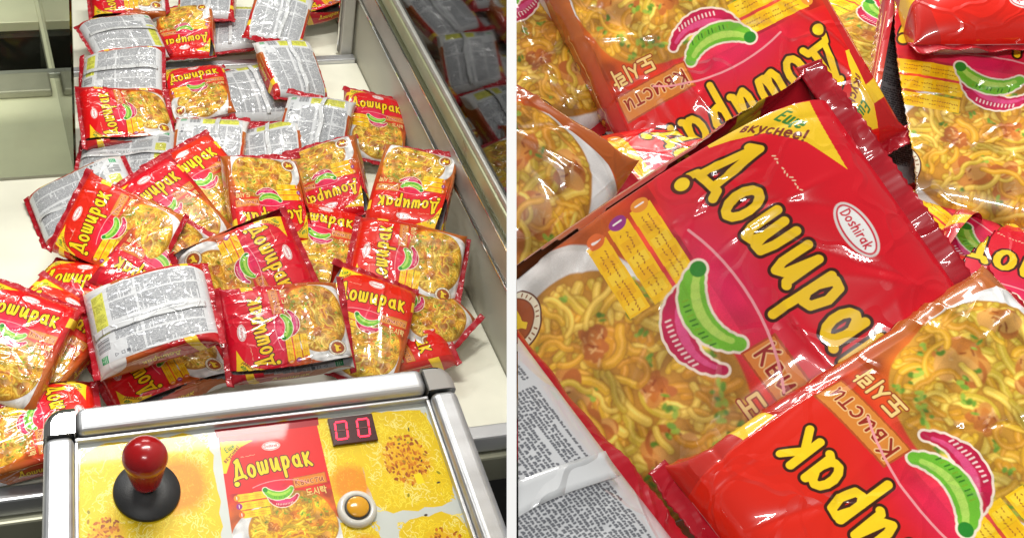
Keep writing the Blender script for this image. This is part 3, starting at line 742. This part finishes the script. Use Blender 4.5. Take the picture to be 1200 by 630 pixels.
    for e in (-1, 1):
        nxc, nyc = 80, 8; hw = PW/2+PT/2*.22+.0012
        curl = rnd.uniform(-.9, 1.0) if curl_ is None else curl_; ph = rnd.uniform(0, 6)
        X2, Q = np.meshgrid(np.linspace(-1, 1, nxc+1), np.linspace(0, 1, nyc+1))
        zig = .0006*(np.arange(nxc+1) % 2)[None, :]
        L = Q*(CR+.002)-zig*(Q == 1)
        xx = X2*hw*(1-.03*Q); kk = curl*45*(1+.6*np.sin(X2*2.1+ph))
        kk = np.where(np.abs(kk) < .5, .5, kk)
        yy = PH/2-.0022+np.sin(kk*L)/kk; zz = (1-np.cos(kk*L))/kk+.0012*np.sin(X2*9+ph)*Q+.0007*np.sin(X2*23+ph)*(.3+Q)
        co = []
        for tt in (.00022, -.00022):
            a_, b_, c_ = warp(xx, yy*1.0, zz*1.0+tt)
            co.append(np.stack([a_, b_*e, c_], -1).reshape(-1, 3))
        n1 = (nxc+1)*(nyc+1); id2 = np.arange(n1).reshape(nyc+1, nxc+1)
        f1 = np.stack([id2[:-1, :-1], id2[:-1, 1:], id2[1:, 1:], id2[1:, :-1]], -1).reshape(-1, 4)
        if e < 0: f1 = f1[:, ::-1]
        fl = f1.tolist()+(f1[:, ::-1]+n1).tolist()
        for r_ in (id2[-1, :], id2[0, :]):
            for k in range(nxc): fl.append([int(r_[k]), int(r_[k+1]), int(r_[k+1]+n1), int(r_[k]+n1)])
        for r_ in (id2[:, 0], id2[:, -1]):
            for k in range(nyc): fl.append([int(r_[k]), int(r_[k+1]), int(r_[k+1]+n1), int(r_[k]+n1)])
        mc = bpy.data.meshes.new('crimp'); mc.from_pydata(np.concatenate(co).tolist(), [], fl)
        b_ = bmesh.new(); b_.from_mesh(mc); bmesh.ops.recalc_face_normals(b_, faces=b_.faces); b_.to_mesh(mc); b_.free()
        mc.materials.append(M_crimp); mc.polygons.foreach_set('use_smooth', [True]*len(mc.polygons)); crs.append(mc)
    # seam flap down the back
    nyf = 60; ys = np.linspace(-.93, .93, nyf+1)*PH/2; wv_ = smooth_noise(rnd, 5, 40, 140); xo = rnd.uniform(-.012, .012)
    co = []; fl = []
    nw = 4
    for k, yv in enumerate(ys):
        iy = int(np.argmin(np.abs(v*PH/2-yv)))
        bl = PT/2*max(0, 1-abs(yv/(PH/2))**6)**.55+.0026*(1-abs(yv/(PH/2))**2)+.0012
        for q in range(nw+1):
            w_ = q/nw; xq = xo+.0016*float(wv_(0, yv))-.0038+.0076*w_
            zq = -(bl+.0006+.0018*w_*w_*(1+.8*float(wv_(.05, yv))))
            a_, b_, c_ = warp(xq, yv, zq); co.append((a_, b_, c_))
    for k in range(nyf):
        for q in range(nw):
            i0 = k*(nw+1)+q; fl.append((i0, i0+1, i0+nw+2, i0+nw+1))
    mf = bpy.data.meshes.new('seam_flap'); mf.from_pydata(co, [], fl); b_ = bmesh.new(); b_.from_mesh(mf)
    bmesh.ops.solidify(b_, geom=b_.faces[:], thickness=.0006); bmesh.ops.recalc_face_normals(b_, faces=b_.faces); b_.to_mesh(mf); b_.free()
    mf.materials.append(M_flap); mf.polygons.foreach_set('use_smooth', [True]*len(mf.polygons))
    return me, crs, mf
def packet_proto(seed, **kw):
    me, crs, mf = packet_meshes(seed, **kw)
    root = empty('noodle_packet')
    for n, d in (('wrapper', me), ('crimp', crs[0]), ('crimp', crs[1]), ('seam_flap', mf)):
        o = bpy.data.objects.new(n, d); C.objects.link(o); o.parent = root
    return root
def copy_tree(o):
    c = o.copy(); C.objects.link(c)
    for ch in list(o.children):
        d = ch.copy(); C.objects.link(d); d.parent = c
    return c
used = {}
def place(protos, var, px, py, z, ang, face, k, side, label, group, base=0.0, sc=1.0, clip=False):
    """stand a packet so that its middle is seen at px, py, z metres above its shelf; ang = the way its top points in the view"""
    pr = protos[var % len(protos)]
    o = pr if pr.name not in used else copy_tree(pr); used[pr.name] = 1
    r = ray(px, py); pos = P(px, py, base+z)
    Nn = (Vector((0, 0, 1))*(1-k)-r.normalized()*k+(M @ Vector((1, 0, 0)))*side).normalized()
    D = M @ Vector((math.cos(math.radians(ang)), math.sin(math.radians(ang)), 0))
    up = Nn.cross(r.cross(D)).normalized()
    # keep the sign that points the way asked for
    if up.dot(D-D.dot(r.normalized())*r.normalized()) < 0: up = -up
    zz = Nn if face == 'F' else -Nn
    xx = up.cross(zz)
    o.matrix_world = Matrix.Translation(pos) @ Matrix((xx, up, zz)).transposed().to_4x4() @ Matrix.Diagonal((sc, sc, sc, 1))
    tag(o, label, 'noodle packet', group)
    if clip: trim_at_board(o)
    else:
        bpy.context.view_layer.update()
        mx_ = max((o.matrix_world @ v.co).x for ch in o.children if ch.name.startswith('wrapper') for v in ch.data.vertices)
        mz_ = min((o.matrix_world @ v.co).z for ch in o.children if ch.name.startswith('wrapper') for v in ch.data.vertices)
        if mx_ > .621 or mz_ < 0: print('CHECK', label[:50], round(mx_, 3), round(mz_, 3))
    return o
def trim_at_board(o):
    """a packet pressed against the divider board ends at the board's face"""
    n = (M @ Vector((1, 0, 0))).normalized(); p = EYE+n*(th/2+.0004)
    Wi = o.matrix_world.inverted()
    lp = Wi @ p; ln = (o.matrix_world.to_3x3().transposed() @ n).normalized()
    for ch in list(o.children):
        ds = [(v.co-lp).dot(ln) for v in ch.data.vertices]
        if min(ds) >= 0: continue
        if max(ds) < 0: bpy.data.objects.remove(ch); continue
        me = ch.data.copy(); b_ = bmesh.new(); b_.from_mesh(me)
        bmesh.ops.bisect_plane(b_, geom=b_.verts[:]+b_.edges[:]+b_.faces[:], plane_co=lp, plane_no=ln, clear_inner=True)
        left_ = set(b_.verts); isl = []
        while left_:
            st = [left_.pop()]; cur = [st[0]]
            while st:
                for e in st.pop().link_edges:
                    for q in e.verts:
                        if q in left_: left_.discard(q); st.append(q); cur.append(q)
            isl.append(cur)
        isl.sort(key=len)
        for cur in isl[:-1]: bmesh.ops.delete(b_, geom=cur, context='VERTS')
        b_.to_mesh(me); b_.free(); ch.data = me
PR = [packet_proto(s) for s in (11, 23, 37, 41, 59, 67, 71, 83)]
G1 = 'noodle packets heaped on the machine floor'
LEFT = [
 # var, px, py, z, ang, face, k, side, label
 # the column stacked against the chute screen, back to front
 (0, 150,   2, .060, 183, 'F', .25, 0, 'noodle side up packet at the very back of the column beside the chute screen'),
 (1, 145,  45, .055, 182, 'B', .10, 0, 'grey text side up packet second from the back in the column beside the chute screen'),
 (2, 143,  88, .050,   2, 'B', .30, 0, 'grey text side up packet directly behind the face up packet in the column'),
 (3, 148, 140, .060, 184, 'F', .30, 0, 'face up packet with sideways title, fourth in the column beside the chute screen'),
 (4, 150, 190, .030, 182, 'B', .10, 0, 'grey text side up packet at the front end of the column by the chute'),
 # second row
 (5, 218,  42, .040, 270, 'F', .25, 0, 'upside down noodle front packet right of the column, crimson end towards the viewer'),
 (0, 232, 112, .030, 100, 'F', .15, 0, 'face up packet with title at its far end, right of the stacked column'),
 (1, 243,   0, .060, 265, 'B', .10, 0, 'grey backed packet cut off by the top of the picture, behind the upside down one'),
 (2, 275,  34, .030, 262, 'B', .10, 0, 'small looking grey backed packet between the top row and the leaning ones'),
 (3, 326,  24, .070, 255, 'B', .30, .1, 'grey backed packet raised on the others at the top, nearest the bare cream floor'),
 (4, 372,   2, .045, 190, 'F', .05, 0, 'brown red packet lying at the top edge on the far floor panel'),
 (5, 295, 108, .035, 290, 'B', .15, 0, 'grey backed packet lying behind the middle row, half under the orange sided one'),
 (0, 340,  84, .060, 295, 'B', .20, .15, 'grey backed packet with orange side and red end leaning over the floor strip'),
 (1, 368, 157, .060, 252, 'B', .35, .05, 'grey backed packet with barcode and dark red lower end, right of the middle row'),
 (2, 245, 180, .045, 268, 'B', .25, 0, 'left one of two flat grey backed packets side by side in the middle'),
 (3, 315, 186, .040, 272, 'B', .25, 0, 'right one of two flat grey backed packets side by side in the middle'),
 # right side
 (4, 438, 150, .045,  84, 'F', .30, 0, 'upright packet with readable title at its far end beside the side wall'),
 (5, 385, 217, .060, 278, 'F', .35, -.1, 'upside down packet wedged between the grey backed one and the big right hand one'),
 (0, 484, 226, .115, 251, 'F', .35, 0, 'large upside down packet on top at the right, leaning to the side wall'),
 (1, 312, 238, .080, 285, 'F', .40, 0, 'upside down packet lying just behind the central one'),
 # left side
 (2, 100, 238, .030, 200, 'B', .30, -.2, 'grey backed packet standing at the far left on bare cream floor'),
 (3, 240, 220, .070, 125, 'F', .50, .1, 'packet showing only the end of its title, in front of the two grey backed ones'),
 (4, 198, 252, .080, 132, 'F', .55, .2, 'packet with large noodle area and white edge left of the central one'),
 (5, 140, 275, .090, 158, 'F', .65, -.1, 'bright red packet with a sideways title standing near the far left'),
 (0, 185, 310, .075, 228, 'F', .45, 0, 'red packet with the end of its title showing behind the big grey backed one'),
 (1,  85, 362, .040,  62, 'F', .30, -.1, 'red packet with a yellow corner flash lying at the left on cream floor'),
 (2,  52, 400, .070,  52, 'F', .40, .25, 'packet half hidden behind the leftmost red one'),
 (3,  14, 402, .105,  66, 'F', .45, .20, 'leftmost red packet cut by the left edge of the picture'),
 # middle and front
 (4, 372, 288, .040,  70, 'F', .20, 0, 'packet showing noodles and a round seal behind the central one'),
 (5, 288, 318, .125,  27, 'F', .75, 0, 'central packet on top of the heap with title running down to the right'),
 (0, 476, 312, .075, 168, 'F', .50, 0, 'packet with sideways title and round seal at the right front'),
 (1, 480, 368, .045, 150, 'F', .25, 0, 'packet lying under the right front one, showing noodles and a seal'),
 (2, 425, 385, .070,  75, 'F', .50, 0, 'red packet with a readable title between the two front ones'),
 (3, 335, 388, .120, 190, 'F', .60, 0, 'front packet with a sideways title and yellow corner, just behind the panel frame'),
 (4, 188, 425, .050, 195, 'F', .30, 0, 'noodle front packet lying under the big grey backed one'),
 (5, 176, 372, .130,  20, 'B', .45, -.05, 'big grey backed packet with yellow box on top at the left front'),
 (0, 455, 405, .030,  20, 'F', .20, 0, 'packet scrap peeping out low behind the right end of the panel frame'),
 (1,  38, 505, .045,   8, 'F', .25, 0, 'packet lying at the bottom left corner beside the panel frame'),
]
for (v, px, py, z, ang, fc, k, sd, lb) in LEFT: place(PR, v+(px*7+py) % 3, px, py, z*.88, ang+5*math.sin(px*2.3+py*.7), fc, k, sd+.2*math.sin(px*1.7+py), lb, G1, sc=min(.91, max(.74, .74+.17*(py-60)/230)))

# ------------------------------------------------------------------ the close heap on its own stand
ZS = .825
s0 = P(903, 330, ZS)
t = empty('heap_stand', (s0.x, s0.y, 0)); tag(t, 'plain dark stand that carries the close heap of packets', 'stand')
bm = bmesh.new(); box(bm, -.150, -.17, ZS-.03, .22, .26, ZS-.0005, .003); bm_obj('top', bm, M_body, t)  # dark colour stands in for the shade seen in gaps between packets
bm = bmesh.new(); box(bm, -.05, -.06, -.7, .06, .06, ZS-.031, .004); bm_obj('pillar', bm, M_body, t)
trim_at_board(t)
HR = [packet_proto(s, nx=110, nt=34, ny=150) for s in (101, 137, 149, 163)]
G2 = 'noodle packets in the close heap'
th_ = math.radians(15); s_ = 3.6
def mp(x, y):       # where the same packet sits in the closer view
    dx, dy = x-333, -(y-300); return 995+s_*(dx*math.cos(th_)-dy*math.sin(th_)), 245-s_*(dx*math.sin(th_)+dy*math.cos(th_))
HR.append(packet_proto(171, nx=110, nt=34, ny=150, curl_=2.6))
RIGHT = [
 (0, 836, 388, .114,  33, 'F', .78, -.22, 'large central packet of the close heap with title running down to the right'),
 (1, 830,  62, .060, 299, 'F', .62, 0, 'upside down packet crossing the top of the close heap'),
 (2, 1150, 128, .054, 82, 'F', .45, 0, 'packet with noodles and round seal at the right of the close heap'),
 (3, 1092, 592, .112, 214, 'F', .52, .18, 'lowest packet of the close heap with title running up to the left'),
 (4, 458, 704, .118, 35, 'B', .60, 0, 'grey text backed packet at the lower left of the close heap'),
 (1, 470, 214, .075, 147, 'F', .60, 0, 'packet with a white edge at the left of the close heap, cut by the board'),
 (3, 590,  30, .045, 140, 'F', .45, 0, 'packet in the top left corner of the close heap'),
 (2, 1155, -52, .098, 293, 'F', .25, 0, 'dark brown red packet in the top right corner of the close heap'),
 (3, 1480, 300, .060, 183, 'F', .35, 0, 'red ended packet at the right edge of the close heap'),
 (1, 760, 270, .022, 10, 'F', .0, 0, 'packet lying deep in the shaded gap of the close heap'),
 (2, 1020, 430, .022, 100, 'F', .0, 0, 'packet buried under the middle of the close heap'),
 (0, 1020, 60, .020, 20, 'F', .0, 0, 'packet lying flat at the far end of the close heap'),
 (1, 1130, 330, .016, 20, 'F', .0, 0, 'packet lying flat in the gap right of the large central packet of the close heap'),
 (3, 1200, 420, .025, 60, 'F', .0, 0, 'packet in shade below the red ended one of the close heap'),
]
SCL = {(836, 388): .98, (830, 62): 1.08, (1092, 592): .86}
for (v, px, py, z, ang, fc, k, sd, lb) in RIGHT: place(HR, v, px, py, z, ang, fc, k, sd, lb, G2, base=ZS, sc=SCL.get((px, py), 1.0), clip=True)
